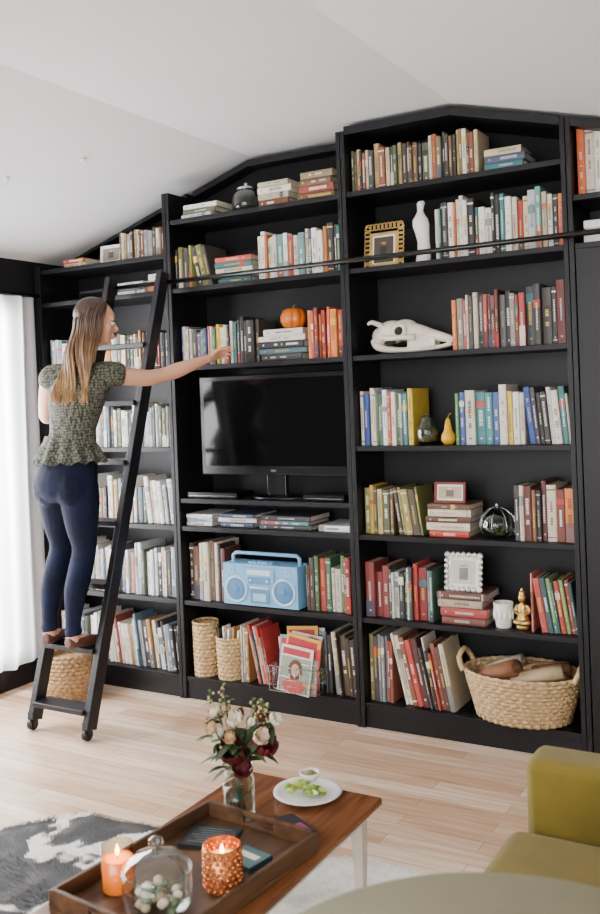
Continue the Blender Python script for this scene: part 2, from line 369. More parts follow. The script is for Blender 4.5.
for i,(a,b_,t) in enumerate([(-.925,-.76,[.018,.016,.02]),(-.735,-.52,[.022,.022,.018]),(-.505,-.225,[.02,.018,.024]),(-.205,-.035,[.028])]):
    book_stack(a,b_,L5,t,[P_PALE,P_PALE,P_REDW,cols('#e9e9ea #f0f0f0')][i],50+i,d=.2)
book_row(-.925,-.715,L6,.24,.285,cols('#5d1d20 #8c3a2a #3a2a26 #e8e2d6 #2a2a2e #7a5a4a #c9bfae'),41,tmin=.014,tmax=.03)
book_row(-.27,-.025,L6,.19,.25,cols('#b3302a #2f6f4a #e8e2d6 #8f2420 #2a2a2e #d8d0c0 #486a3a'),45,tmin=.012,tmax=.026)
book_row(-.63,-.465,L7,.22,.27,cols('#e8e2d6 #c23a3a #d8d0c0 #4a6a7a #efe6d0 #b98a4a #2a2a2e'),46,lean=.13,ang=.2,tmin=.006,tmax=.014)
book_row(-.195,-.025,L7,.25,.29,cols('#1c1c20 #3a2a22 #d8cbb0 #5b4a3a #26262a'),44,lean=.15,ang=.08)
# bay 1
book_stack(-1.66,-1.48,2.134,[.02,.022],cols('#a5402a #c9b28a'),60)
book_row(-1.275,-.985,2.134,.12,.155,cols('#b9a06a #d8ccb0 #4a3a2a #8a8f93 #e0d8c4 #7a4a2a'),61,tmin=.012,tmax=.024)
book_stack(-1.30,-1.12,L2,[.02,.022,.018],P_PALE,62); book_stack(-1.11,-.985,L2,[.03,.026,.03],P_LIGHTR,63,d=.2)
book_row(-1.78,-1.42,L3,.15,.2,P_PALE,64); book_row(-1.41,-.985,L3,.15,.19,P_MIX,65,tmax=.026)
book_row(-1.78,-.985,L4,.17,.22,P_PALE,66,tmax=.028)
book_row(-1.78,-.985,L5,.17,.24,P_PALE,67,lean=.2,ang=.1)
book_row(-1.78,-.985,L6,.2,.255,P_PALE,68,tmax=.028)
book_row(-1.78,-.985,L7,.2,.26,P_PALE+P_MIX[:4],69,lean=.5,ang=.16,tmax=.028)
# bay 4
book_row(.98,1.25,2.143,.24,.27,cols('#2f8f9a #d9652c #e8e4da #d0c8b8 #2c6f7a #c2542c'),74)
# ---------------------------------------------------------------- shelf objects
def picture_frame(x,y,z,w,h,fw,pic,tilt=.12,depth=.012):
    m=MB(); m.T=Matrix.Translation((x,y,z+.001))@Matrix.Rotation(-tilt,4,'X')
    m.box(-w/2,w/2,0,depth,0,fw); m.box(-w/2,w/2,0,depth,h-fw,h); m.box(-w/2,-w/2+fw,0,depth,fw,h-fw); m.box(w/2-fw,w/2,0,depth,fw,h-fw)
    m.box(-w/2+fw,w/2-fw,.004,depth,fw,h-fw,H('#efece4'),1)
    a=fw+.008; m.box(-w/2+a,w/2-a,.002,.005,a,h-a,pic,1)
    m.box(-w*.12,w*.12,.0008,.003,h*.3,h*.62,tuple(c*.35 for c in pic),1); m.ell((0,.002,h*.66),(w*.09,.0015,h*.08),col=tuple(min(1,c*1.6) for c in pic),mi=1)
    m.T=Matrix.Translation((x,y,z+.001)); m.beam((0,depth,h*.7),(0,depth+h*.3,0),.02,.003,(1,0,0))
    return m
m=picture_frame(.155,.06,L2,.13,.15,.012,H('#4a4038'))
m.T=Matrix.Translation((.155,.06,L2+.001))@Matrix.Rotation(-.12,4,'X')
for i in range(9):
    for k in(0,1):
        t=-.075+.15*i/8; 
        m.torus((t,.006,.004 if k==0 else .178),.013,.0032,(Vector((1,0,0)),Vector((0,0,1))),16,6)
        m.torus((-.078 if k==0 else .078,.006,.014+.155*i/8),.013,.0032,(Vector((1,0,0)),Vector((0,0,1))),16,6)
m.build('ornate_picture_frame',[M_GOLD,MV])
m=picture_frame(.41,.07,z5,.135,.085,.010,H('#b9a890'),.15); m.build('red_picture_frame',[pm('red_frame','#7a2a22',.4),MV],bevel=.001)
m=picture_frame(.455,.07,z6,.15,.15,.02,H('#c9c4bb'),.15)
m.T=Matrix.Translation((.455,.07,z6+.001))@Matrix.Rotation(-.15,4,'X')
for i in range(7):
    for s_ in(.005,.147): m.ell((-.07+.14*i/6,.0,s_+.0),(.011,.006,.011)); 
    for s_ in(-.073,.073): m.ell((s_,.0,.135*i/6+.008),(.011,.006,.011))
m.build('silver_picture_frame',[pm('silver_leaf','#cfccc4',.35,.7,bump=.3),MV])
m=picture_frame(-1.365,.07,2.134,.14,.095,.008,H('#8a7f76'),.12); m.build('white_picture_frame',[M_WHITE,MV],bevel=.001)
m=MB(); prof=[(.0,0),(.03,0),(.034,.01),(.030,.05),(.026,.09),(.030,.125),(.036,.16),(.034,.185),(.02,.205),(.013,.22),(.015,.238),(.018,.252),(.012,.262),(0,.264)]
rings=[]
for r_,z in prof: 
    ox=.006*math.sin(z*24); rings.append([(.322+ox+max(r_,.0003)*math.cos(2*PI*j/24),.10+max(r_,.0003)*.75*math.sin(2*PI*j/24),L2+.0005+z) for j in range(24)])
m.loft(rings); m.build('sculptural_vase',M_CERAM)
# skull
m=MB(); X,Y,Z=.15,.12,L3+.004
m.ell((X+.01,Y,Z+.092),(.07,.058,.052)); m.ell((X-.04,Y,Z+.075),(.042,.048,.045)); m.ell((X+.07,Y,Z+.112),(.055,.055,.032))
limb(m,[(X+.05,Y,Z+.095,.052),(X+.12,Y,Z+.088,.042),(X+.19,Y,Z+.07,.030),(X+.25,Y,Z+.054,.022),(X+.295,Y,Z+.043,.014)],flat=.85)
for s_ in(-1,1):
    limb(m,[(X-.03,Y+s_*.05,Z+.07,.012),(X+.03,Y+s_*.068,Z+.062,.011),(X+.08,Y+s_*.064,Z+.064,.012),(X+.13,Y+s_*.042,Z+.062,.014)],n=8)
    m.torus((X+.065,Y+s_*.056,Z+.092),.026,.009,(Vector((1,0,.1)),Vector((0,0,1))),20,8)
    limb(m,[(X-.07,Y+s_*.03,Z+.06,.012),(X-.04,Y+s_*.045,Z+.03,.016),(X+.03,Y+s_*.040,Z+.014,.013),(X+.15,Y+s_*.024,Z+.012,.010),(X+.23,Y+s_*.014,Z+.018,.009),(X+.28,Y+s_*.010,Z+.028,.008)],n=10)
    for i in range(8): m.box(X+.09+i*.016,X+.102+i*.016,Y+s_*.028-.006,Y+s_*.028+.006,Z+.02,Z+.056)
    limb(m,[(X-.02,Y+s_*.045,Z+.12,.013),(X-.05,Y+s_*.075,Z+.135,.010),(X-.06,Y+s_*.095,Z+.125,.006)],n=8)
se=empty('animal_skull'); m.build('cranium_and_jaw',M_BONE,se,remesh=.0035,smooth=2)
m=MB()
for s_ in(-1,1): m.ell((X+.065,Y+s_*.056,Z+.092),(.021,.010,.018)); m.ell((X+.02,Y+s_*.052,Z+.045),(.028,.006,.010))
m.ell((X+.28,Y,Z+.054),(.02,.012,.008)); m.build('eye_and_nose_shade',pm('hollow_shade_colour','#2a241e',.9),se)  # solid ellipsoids; the shade of the skull's hollows is put into their dark colour
def glass_jar(name,x,y,z,R,h,lid=True,fill=None):
    e=empty(name); m=MB()
    p=[(0,0),(R*.8,0),(R,.01),(R*1.02,h*.45),(R*.9,h*.62),(R*.62,h*.72),(R*.6,h*.78)]
    m.lathe(p,x,y,z+.0006,32,cap=False); m.build('jar_body',M_SMOKE,e)
    m=MB(); m.lathe([(0,h*.78),(R*.66,h*.78),(R*.66,h*.82),(R*.5,h*.87),(R*.12,h*.9),(R*.1,h*.93),(R*.18,h*.97),(R*.1,h),(0,h)],x,y,z+.0006,24); m.build('jar_lid',M_CHROME if fill is None else M_SMOKE,e)
    m=MB(); m.lathe([(0,.011),(R*.88,.015),(R*.9,h*.3),(0,h*.32)],x,y,z,24); m.build('jar_contents',pm(name+'_fill',fill or '#4a443c',.8,var=.4,scale=90,bump=.5),e)
glass_jar('glass_jar',-.56,.12,L1,.07,.145)
glass_jar('glass_jar',.325,.07,L4,.045,.135,fill='#7a6a4a')
m=MB(); m.lathe([(0,.0),(.02,.002),(.032,.02),(.03,.04),(.018,.06),(.015,.08),(.01,.1),(.004,.11),(0,.112)],.42,.06,L4+.0006,24,lobes=8,la=.12,col=H('#e0a92a'))
m.tube([(.42,.06,L4+.108),(.426,.06,L4+.125),(.436,.06,L4+.13)],[.004,.003,.003],col=H('#6b6a2a')); m.build('yellow_gourd',MVG)
e=empty('glass_terrarium'); m=MB(); x,y,z=.602,.10,L5
m.lathe([(0,0),(.045,0),(.07,.02),(.078,.05),(.068,.085),(.04,.11),(.01,.122),(0,.124)],x,y,z+.0006,8); m.build('glass_panes',M_SMOKE,e)
m=MB()
for k in range(8):
    a=2*PI*k/8; m.tube([(x+r_*math.cos(a),y+r_*math.sin(a),z+.001+q) for r_,q in[(.045,0),(.07,.02),(.078,.05),(.068,.085),(.04,.11),(.01,.122)]],.0015,n=5)
m.ell((x,y,z+.13),(.008,.008,.01)); m.build('metal_edges',M_CHROME,e)
m=MB()
for k in range(30):
    a=rnd(0,6.28); r_=rnd(0,.045); m.ell((x+r_*math.cos(a),y+r_*math.sin(a),z+.014+rnd(0,.02)),(.012,.012,.009),n=8,m=5,col=random.choice(cols('#4a5a2a #6b7a3a #3a3a26')))
m.build('moss',MV,e)
m=MB(); m.lathe([(0,0),(.03,0),(.032,.005),(.036,.05),(.04,.1),(.036,.1),(.032,.05),(.028,.01),(0,.008)],.622,.07,L6+.0006,28,cap=False)
for k in range(12):
    a=2*PI*k/12; m.ell((.622+.037*math.cos(a),.07+.037*math.sin(a),L6+.055),(.006,.006,.022),n=8,m=6)
m.build('white_cup',M_CERAM)
m=MB(); x,y,z=.70,.07,L6+.001
m.lathe([(0,0),(.028,0),(.028,.012),(.022,.018),(0,.018)],x,y,z,20)
m.ell((x,y,z+.04),(.026,.022,.03)); m.ell((x,y,z+.075),(.02,.017,.032)); m.ell((x,y-.002,z+.122),(.016,.017,.02)); m.ell((x,y,z+.14),(.013,.013,.012)); m.ell((x,y,z+.155),(.006,.006,.01))
for s_ in(-1,1):
    limb(m,[(x+s_*.018,y,z+.095,.008),(x+s_*.03,y-.004,z+.07,.007),(x+s_*.01,y-.02,z+.06,.006)],n=8); limb(m,[(x+s_*.012,y,z+.03,.014),(x+s_*.026,y-.014,z+.028,.012),(x+s_*.002,y-.026,z+.026,.009)],n=8)
m.build('seated_gold_figurine',M_GOLD,remesh=.003,smooth=1)
m=MB(); x,y=-.325,.11; z=z3
m.lathe([(0,.008),(.03,.0),(.05,.012),(.06,.035),(.06,.06),(.048,.085),(.025,.094),(.006,.088),(0,.088)],x,y,z+.0004,72,lobes=9,la=.1,col=H('#d9721f'))
m.tube([(x,y,z+.086),(x+.003,y,z+.102),(x+.012,y,z+.112)],[.007,.005,.006],n=7,col=H('#6b6238')); m.build('orange_pumpkin',MVG)
# television
e=empty('television'); m=MB(); x0,x1,z0,z1,y=-.84,-.032,1.068,1.535,.07
m.box(x0,x1,y,y+.035,z0,z1); m.box(x0+.1,x1-.1,y+.035,y+.07,z0+.06,z1-.08); m.build('casing',M_BLKPL,e,bevel=.006)
m=MB(); m.box(x0+.026,x1-.026,y-.0015,y+.001,z0+.042,z1-.024); m.build('screen',M_SCREEN,e)
m=MB(); xc=(x0+x1)/2; m.lathe([(0,0),(.15,0),(.15,.008),(.13,.014),(.05,.02),(0,.02)],xc,y+.05,LT+.0006,40,sy=.55); m.box(xc-.05,xc+.05,y+.02,y+.05,LT+.015,z0+.03); m.build('stand',M_BLKPL,e,bevel=.003)
m=MB(); m.box(xc-.014,xc+.014,y-.002,y,z0+.016,z0+.026); m.build('badge',M_CHROME,e)
for a,b_ in((-.9,-.62),(-.26,-.06)):
    m=MB(); m.box(a,b_,.03,.18,LT+.004,LT+.028); m.box(a+.01,b_-.01,.028,.0301,LT+.01,LT+.014,mi=1)
    for q in(a+.02,b_-.02): m.box(q-.008,q+.008,.04,.06,LT+.0004,LT+.005)
    m.build('media_player',[M_BLKPL,M_CHROME],bevel=.002)
# boombox
e=empty('blue_boombox'); MBL=pm('light_blue_plastic','#78aed6',.35,var=.04); MBD=pm('speaker_blue','#4a7fae',.6,var=.1,bump=.4,bscale=300)
m=MB(); x0,x1,z0,y=-.69,-.29,L6+.001,.0
m.box(x0,x1,y,y+.12,z0+.006,z0+.195); m.box(x0+.12,x1-.12,y-.006,y,z0+.1,z0+.182)
for q in(x0+.03,x1-.03): m.box(q-.02,q+.02,y+.02,y+.1,z0,z0+.008)
m.tube([(x0+.02,y+.06,z0+.17),(x0+.02,y+.06,z0+.222),(x0+.035,y+.06,z0+.235),(x1-.035,y+.06,z0+.235),(x1-.02,y+.06,z0+.222),(x1-.02,y+.06,z0+.17)],.009,n=10)
for k in range(6): m.box(x0+.13+k*.022,x0+.148+k*.022,y+.02,y+.05,z0+.195,z0+.205)
m.build('body',MBL,e,bevel=.007,bseg=3)
m=MB(); A=(Vector((1,0,0)),Vector((0,0,1)))
for q in(x0+.072,x1-.072):
    m.torus((q,y-.001,z0+.078),.056,.006,A,36,8); m.torus((q,y-.001,z0+.078),.02,.004,A,24,6)
m.torus((x0+.05,y-.001,z0+.165),.012,.003,A); m.torus((x1-.05,y-.001,z0+.165),.012,.003,A)
m.build('speaker_rims',pm('pale_blue','#b9d6ea',.3),e)
m=MB()
for q in(x0+.072,x1-.072):
    m.ell((q,y-.0,z0+.078),(.052,.006,.052)); m.ell((q,y-.004,z0+.078),(.018,.006,.018))
m.build('speaker_cones',MBD,e)
m=MB(); xm=(x0+x1)/2
m.box(xm-.062,xm+.062,y-.0085,y-.005,z0+.15,z0+.172,H('#d8e4ea')); m.box(xm-.058,xm+.058,y-.0085,y-.005,z0+.108,z0+.14,H('#5f8fb5')); m.box(xm-.05,xm+.05,y-.004,y+.001,z0+.02,z0+.082,H('#5a8ab5')); m.box(xm-.035,xm+.035,y-.006,y,z0+.03,z0+.065,H('#9cc0da'))
for k in range(5): m.box(xm-.05+k*.021,xm-.034+k*.021,y-.008,y,z0+.088,z0+.096,H('#e8eef2'))
for k in(-1,1): m.ell((xm+k*.045,y-.009,z0+.124),(.007,.004,.007),col=H('#e8eef2'))
m.build('tuner_panel',MVG,e)
# woven baskets
def woven(m,cx,cy,z0,rx,ry,h,flare=1.15,lev=12,n=28,t=.006,belly=0):
    for l in range(lev+1):
        k=l/lev; s_=(1+(flare-1)*k)+belly*math.sin(PI*k); z=z0+t+h*k*(1-t/h)
        pts=[];N_=n*4
        for i in range(N_):
            a=2*PI*i/N_; o=t*.8*math.sin(n*a/1+PI*l)
            pts.append((cx+(rx*s_+o)*math.cos(a),cy+(ry*s_+o)*math.sin(a),z))
        vs=[];fs=[];K=5; th_=h/lev*.62 if l<lev else t*1.6
        for i in range(N_):
            a=2*PI*i/N_; d=Vector((math.cos(a),math.sin(a),0))
            for j in range(K): vs.append(Vector(pts[i])+d*(t*.8*math.cos(2*PI*j/K))+Vector((0,0,th_*math.sin(2*PI*j/K))))
        for i in range(N_):
            for j in range(K): fs.append((i*K+j,((i+1)%N_)*K+j,((i+1)%N_)*K+(j+1)%K,i*K+(j+1)%K))
        m.add(vs,fs,sm=True)
    for i in range(n):
        a=2*PI*(i+.5)/n; m.tube([(cx+rx*((1+(flare-1)*k)+belly*math.sin(PI*k))*math.cos(a),cy+ry*((1+(flare-1)*k)+belly*math.sin(PI*k))*math.sin(a),z0+h*k) for k in(0.02,.25,.5,.75,1)],t*.7,n=5)
    m.lathe([(0,.002),(1,.002),(1,.006),(0,.006)],cx,cy,z0,n=40,sx=rx*.98,sy=ry*.98)
bx,by,bz=.68,.10,L7+.006
e=empty('handled_wicker_basket'); m=MB(); woven(m,bx,by,bz+.001,.185,.135,.18,1.25,lev=11,n=34,t=.006)
for s_ in(-1,1):
    q=[(bx+s_*.222,by-.07,bz+.175,.011),(bx+s_*.243,by-.055,bz+.22,.011),(bx+s_*.243,by,bz+.245,.011),(bx+s_*.243,by+.055,bz+.22,.011),(bx+s_*.222,by+.07,bz+.175,.011)]
    limb(m,q,n=8)
m.build('weave_and_handles',M_WICKER,e)
m=MB()
def roll(m,a,b,R,col):
    a=Vector(a);b=Vector(b);m.tube([a,a.lerp(b,.5),b],[R,R*1.04,R],n=18,col=col,flat=.75)
    t=(b-a).normalized();u=t.orthogonal().normalized();w=t.cross(u)
    for end,sg in((a,-1),(b,1)):
        for k in range(1,4): m.torus(end+t*sg*.001,R*.75*k/4,.0022,(u,w),20,5,col=tuple(c*.6 for c in col))
roll(m,(bx-.17,by-.03,bz+.14),(bx+.0,by-.08,bz+.215),.045,H('#8a5a3c')); roll(m,(bx-.04,by+.05,bz+.15),(bx+.17,by+.03,bz+.19),.05,H('#b98f68'))
roll(m,(bx-.02,by-.07,bz+.155),(bx+.17,by-.03,bz+.205),.038,H('#c2a986')); roll(m,(bx-.16,by+.05,bz+.15),(bx-.01,by+.05,bz+.205),.04,H('#d8cab4'))
roll(m,(bx+.05,by-.02,bz+.19),(bx+.19,by-.0,bz+.215),.028,H('#6b4630'))
m.build('rolled_blankets',MV,e)
m=MB(); woven(m,-.857,.075,L7+.004,.055,.058,.25,1.08,lev=13,n=14,t=.004); m.build('tall_wicker_basket',M_WICKER)
e=empty('wicker_basket'); m=MB(); woven(m,-.715,.075,L7+.004,.058,.058,.19,1.12,lev=10,n=16,t=.004); m.build('weave',M_WICKER,e)
m=MB()
for k in range(5): m.T=Matrix.Translation((-.75+k*.016,.05,L7+.02))@Matrix.Rotation(.06*k-.1,4,'Y'); m.box(0,.008,0,.06,0,.215+.01*(k%2),random.choice(P_PALE))
m.build('papers',MV,e)
m=MB(); woven(m,-1.49,-.19,.004,.115,.115,.21,1.1,lev=11,n=26,t=.005,belly=.12); m.lathe([(0,.17),(.12,.17),(.118,.178),(0,.185)],-1.49,-.19,0,24,mi=0); m.build('seagrass_basket',M_WICKERD)
# wire basket with magazines
e=empty('wire_magazine_basket'); m=MB(); x0,x1,y0,y1,z0,h=-.445,-.205,-.02,.17,L7+.003,.11
for k in range(5):
    z=z0+h*k/4; m.tube([(x0,y0,z),(x1,y0,z),(x1,y1,z),(x0,y1,z),(x0,y0,z)],.0016 if k<4 else .0028,n=5,cap=False)
for k in range(10):
    x=x0+(x1-x0)*k/9; m.tube([(x,y1,z0+h),(x,y1,z0),(x,y0,z0),(x,y0,z0+h)],.0013,n=5)
for k in range(7):
    y=y0+(y1-y0)*k/6; m.tube([(x0,y,z0+h),(x0,y,z0),(x1,y,z0),(x1,y,z0+h)],.0013,n=5)
m.build('wire_mesh',M_CHROME,e)
m=MB(); r=random.Random(5)
for k in range(10):
    fr_=(k==0)
    m.T=Matrix.Translation((x0+.012+r.uniform(0,.03),y0+.012+k*.014,z0+.004))@Matrix.Rotation(-.14,4,'X')@Matrix.Rotation((.10 if fr_ else r.uniform(-.16,.16)),4,'Y')
    c=[H('#d8cfc0'),H('#c23a3a'),H('#d8a03a'),H('#7a9ab0'),H('#efe6d0')][k%5]; w=r.uniform(.155,.19); hh=r.uniform(.20,.255)
    if fr_: w,hh=.165,.205
    m.box(0,w,0,.006,0,hh,c)
    m.box(.01,w*.9,-.0008,0,hh*.8,hh*.94,H('#b02a3a')); m.box(w*.04,w*.96,-.0006,0,hh*.03,hh*.76,H('#8f9a88'))
    m.ell((w*.5,-.0008,hh*.16),(w*.36,.001,hh*.16),col=H('#c8534a')); m.ell((w*.5,-.0012,hh*.50),(w*.22,.001,hh*.22),col=H('#5a3a26')); m.ell((w*.5,-.0018,hh*.49),(w*.13,.001,hh*.14),col=H('#cf9c80')); m.ell((w*.45,-.0022,hh*.51),(w*.018,.001,hh*.01),col=H('#2a1a14')); m.ell((w*.55,-.0022,hh*.51),(w*.018,.001,hh*.01),col=H('#2a1a14')); m.ell((w*.5,-.0022,hh*.42),(w*.03,.001,hh*.008),col=H('#a8403a'))
    m.box(w*.08,w*.34,-.0012,0,hh*.3,hh*.325,H('#f0e8d8')); m.box(w*.65,w*.92,-.0012,0,hh*.2,hh*.24,H('#e0b030')); m.box(w*.68,w*.9,-.0012,0,hh*.64,hh*.66,H('#f0e8d8'))
m.build('magazines',MV,e)
m=MB(); m.box(1.0,1.22,.03,.19,L2+.0006,L2+.03,H('#dfe6e4')); m.box(1.01,1.2,.03,.18,L2+.03,L2+.055,H('#b9c7c6')); m.box(1.0,1.19,.035,.18,L2+.055,L2+.085,H('#efefec')); m.build('stack_of_boxes',MV,bevel=.003)
# ---------------------------------------------------------------- ladder
e=empty('library_ladder'); m=MB()
def rl(z,side):
    k=z/2.02
    return Vector(((-1.305+.075*k) if side<0 else (-.985+.07*k),-.62+.54*k,z))
for sd in(-1,1): m.beam(rl(.045,sd),rl(2.03,sd),.032,.062,(1,0,0))
for z in(.13,.375,.64,.905,1.17,1.435,1.70):
    a=rl(z,-1);b=rl(z,1); m.box(a.x+.012,b.x-.012,a.y-.05,a.y+.05,z-.022,z)
m.build('stringers_and_steps',M_RUNG,e,bevel=.003)
m=MB()
for sd in(-1,1):
    p=rl(0,sd); m.T=Matrix()
    rings=[[(p.x+dx,p.y+.026*math.cos(2*PI*j/20),.0275+.026*math.sin(2*PI*j/20)) for j in range(20)] for dx in(-.01,.01)]
    m.loft(rings); m.box(p.x-.016,p.x-.011,p.y-.012,p.y+.018,.02,.08); m.box(p.x+.011,p.x+.016,p.y-.012,p.y+.018,.02,.08)
    q=rl(2.0,sd); m.tube([(q.x,q.y-.01,1.96),(q.x,q.y-.01,2.01),(q.x,q.y+.02,2.012),(q.x,q.y+.04,1.995)],.007,n=8)
m.build('casters_and_hooks',M_BLKPL,e)
# ---------------------------------------------------------------- woman
W=empty('woman'); V3=Vector
SKIN=pm('skin','#d39f82',.45,var=.05,scale=8,Subsurface_Weight=.08)
def ering(c,rx,ry,yaw,n=24,p=1.0,tilt=0):
    r_=[]
    for j in range(n):
        a=2*PI*j/n; x=rx*math.copysign(abs(math.cos(a))**p,math.cos(a)); y=ry*math.copysign(abs(math.sin(a))**p,math.sin(a))
        r_.append((c[0]+x*math.cos(yaw)-y*math.sin(yaw),c[1]+x*math.sin(yaw)+y*math.cos(yaw),c[2]+tilt*x))
    return r_
def eloft(m,L,k=4,**kw):
    m.loft([ering(q[:3],q[3],q[4],q[5]) for q in cat(L,k)],**kw)
def hand(m,w,d,nrm,curl,thumb=1,L=1.0):
    w=V3(w);d=V3(d).normalized();n_=V3(nrm);n_=(n_-d*n_.dot(d)).normalized();s_=d.cross(n_).normalized()*thumb
    rings=[]
    for k,(wd,tk) in enumerate([(.019,.015),(.027,.0145),(.034,.014),(.0345,.0115),(.033,.0095)]):
        c=w+d*(k*.019*L)
        rings.append([c+s_*(wd*L*math.cos(2*PI*j/16))+n_*(tk*L*math.sin(2*PI*j/16)) for j in range(16)])
    m.loft(rings)
    for i,(o,l) in enumerate([(.0275,.9),(.0092,1.0),(-.009,.94),(-.0268,.75)]):
        b=w+d*(.068*L)+s_*(o*L); dirn=(d+s_*(o*2.4)).normalized(); pts=[(b,.0082)]; p=b; a=0
        for j,sl in enumerate([.036,.022,.018]):
            a+=curl[j]*(1+.08*i); v=(dirn*math.cos(a)+n_*math.sin(a)); p=p+v*(sl*l*L); pts.append((p,[.0074,.0066,.0054][j]))
        limb(m,[(q.x,q.y,q.z,r_*L) for q,r_ in pts],k=3,n=10)
    b=w+d*(.022*L)+s_*(.018*L)+n_*.004; p1=b+(d*.7+s_*.75+n_*.25).normalized()*.034*L; p2=p1+(d*.95+s_*.2+n_*.45).normalized()*.026*L; p3=p2+(d*.9-s_*.1+n_*.6).normalized()*.02*L
    limb(m,[(b.x,b.y,b.z,.0125*L),(p1.x,p1.y,p1.z,.0095*L),(p2.x,p2.y,p2.z,.0082*L),(p3.x,p3.y,p3.z,.006*L)],k=3,n=10)
ty=.26
m=MB()
eloft(m,[(-1.06,-.57,1.22,.10,.07,ty),(-1.045,-.57,1.32,.09,.065,ty),(-1.02,-.565,1.44,.115,.075,ty),(-1.005,-.56,1.52,.13,.065,ty),(-.995,-.552,1.575,.085,.05,ty),(-.988,-.548,1.60,.045,.045,ty)])
limb(m,[(-.990,-.553,1.56,.05),(-.982,-.545,1.62,.038),(-.968,-.53,1.69,.038),(-.962,-.52,1.74,.043)],n=16)
limb(m,[(-.945,-.535,1.55,.045),(-.885,-.505,1.548,.047),(-.84,-.43,1.538,.040),(-.80,-.36,1.530,.036),(-.770,-.295,1.540,.032),(-.735,-.235,1.560,.034),(-.70,-.175,1.583,.028),(-.668,-.115,1.605,.0205),(-.655,-.095,1.612,.0195)],n=16)
limb(m,[(-1.065,-.585,1.55,.045),(-1.125,-.60,1.545,.046),(-1.18,-.575,1.49,.040),(-1.24,-.53,1.42,.035),(-1.285,-.485,1.375,.032),(-1.29,-.42,1.385,.033),(-1.285,-.36,1.41,.027),(-1.278,-.30,1.44,.020),(-1.277,-.285,1.447,.0195)],n=16)
hand(m,(-.657,-.098,1.611),(.30,.86,.36),(.55,-.30,-.55),(.25,.35,.3),thumb=-1,L=.92)
hand(m,(-1.277,-.288,1.446),(-.02,.92,.35),(1,.05,0),(.9,.95,.5),thumb=-1,L=.92)
F=V3((.66,.74,-.12)).normalized(); Rr=F.cross(V3((0,0,1))).normalized(); U=Rr.cross(F).normalized(); hc=V3((-.952,-.505,1.775))
def hp(f,s_,u): return hc+F*f+Rr*s_+U*u
AX=(Rr,F,U)
m.ell(hp(-.008,0,.022),(.064,.082,.078),AX,24,16); m.ell(hp(.018,0,-.022),(.054,.060,.066),AX,24,14)
m.ell(hp(.030,0,-.062),(.036,.040,.034),AX); m.ell(hp(.060,0,-.082),(.014,.014,.013),AX); m.ell(hp(.052,0,.03),(.044,.025,.03),AX)
for s_ in(-1,1):
    m.ell(hp(.045,s_*.030,-.022),(.02,.020,.022),AX); m.ell(hp(.064,s_*.026,.018),(.02,.010,.006),AX)
    m.ell(hp(-.006,s_*.066,-.005),(.007,.016,.026),AX)
def pl(a,r_): return (*a,r_)
limb(m,[pl(hp(.074,0,.012),.005),pl(hp(.083,0,-.006),.006),pl(hp(.091,0,-.020),.0075),pl(hp(.080,0,-.028),.008)],n=10)
for s_ in(-1,1): m.ell(hp(.080,s_*.009,-.025),(.006,.007,.005),AX)
m.ell(hp(.073,0,-.048),(.019,.011,.007),AX); m.ell(hp(.071,0,-.058),(.016,.010,.007),AX)
m.build('body_skin',SKIN,W,remesh=.003,smooth=3)
m=MB()
for s_ in(-1,1): m.ell(hp(.066,s_*.027,.002),(.012,.010,.0085),AX,col=H('#eeeae6')); m.ell(hp(.0745,s_*.027,.001),(.0055,.003,.0055),AX,col=H('#3a4a3a')); m.ell(hp(.0705,s_*.027,.0092),(.014,.008,.0022),AX,col=H('#3a2a20')); m.ell(hp(.072,s_*.028,.021),(.016,.006,.003),AX,col=H('#6a4c30'))
m.ell(hp(.0765,0,-.049),(.017,.0085,.0045),AX,col=H('#b5686a')); m.ell(hp(.0745,0,-.0575),(.014,.0085,.005),AX,col=H('#bd7472'))
m.build('eyes_and_lips',MV,W)
# hair
mt,nt,b=newmat('light_brown_hair'); setp(b,Roughness=.45)
g=nt.nodes.new('ShaderNodeNewGeometry'); sp=nt.nodes.new('ShaderNodeSeparateXYZ'); mr=nt.nodes.new('ShaderNodeMapRange'); mr.inputs['From Min'].default_value=1.42; mr.inputs['From Max'].default_value=1.86
cr=nt.nodes.new('ShaderNodeValToRGB'); cr.color_ramp.elements[0].color=(*H('#c09a66'),1); cr.color_ramp.elements[1].color=(*H('#38251a'),1); cr.color_ramp.elements.new(.5).color=(*H('#7a5836'),1)
n=nt.nodes.new('ShaderNodeTexNoise'); n.inputs['Scale'].default_value=55; ma=nt.nodes.new('ShaderNodeMath'); ma.operation='MULTIPLY_ADD'; ma.inputs[1].default_value=.9; 
mpn=nt.nodes.new('ShaderNodeMapping'); mpn.inputs['Scale'].default_value=(1.5,1.5,.2)
nt.links.new(g.outputs['Position'],sp.inputs[0]); nt.links.new(g.outputs['Position'],mpn.inputs['Vector']); nt.links.new(mpn.outputs['Vector'],n.inputs['Vector']); nt.links.new(sp.outputs['Z'],mr.inputs['Value'])
sb=nt.nodes.new('ShaderNodeMath'); sb.operation='SUBTRACT'; sb.inputs[1].default_value=.34
nt.links.new(n.outputs['Fac'],ma.inputs[0]); nt.links.new(mr.outputs['Result'],ma.inputs[2]); nt.links.new(ma.outputs[0],sb.inputs[0]); nt.links.new(sb.outputs[0],cr.inputs['Fac']); nt.links.new(cr.outputs['Color'],b.inputs['Base Color'])
m=MB(); r=random.Random(3)
m.ell(hp(-.022,0,.034),(.071,.079,.077),AX,24,16)
m.ell(hp(-.040,0,-.02),(.062,.050,.075),AX,20,12)
back=(-F)
NS=260; tdir=V3((math.cos(ty),math.sin(ty),0))
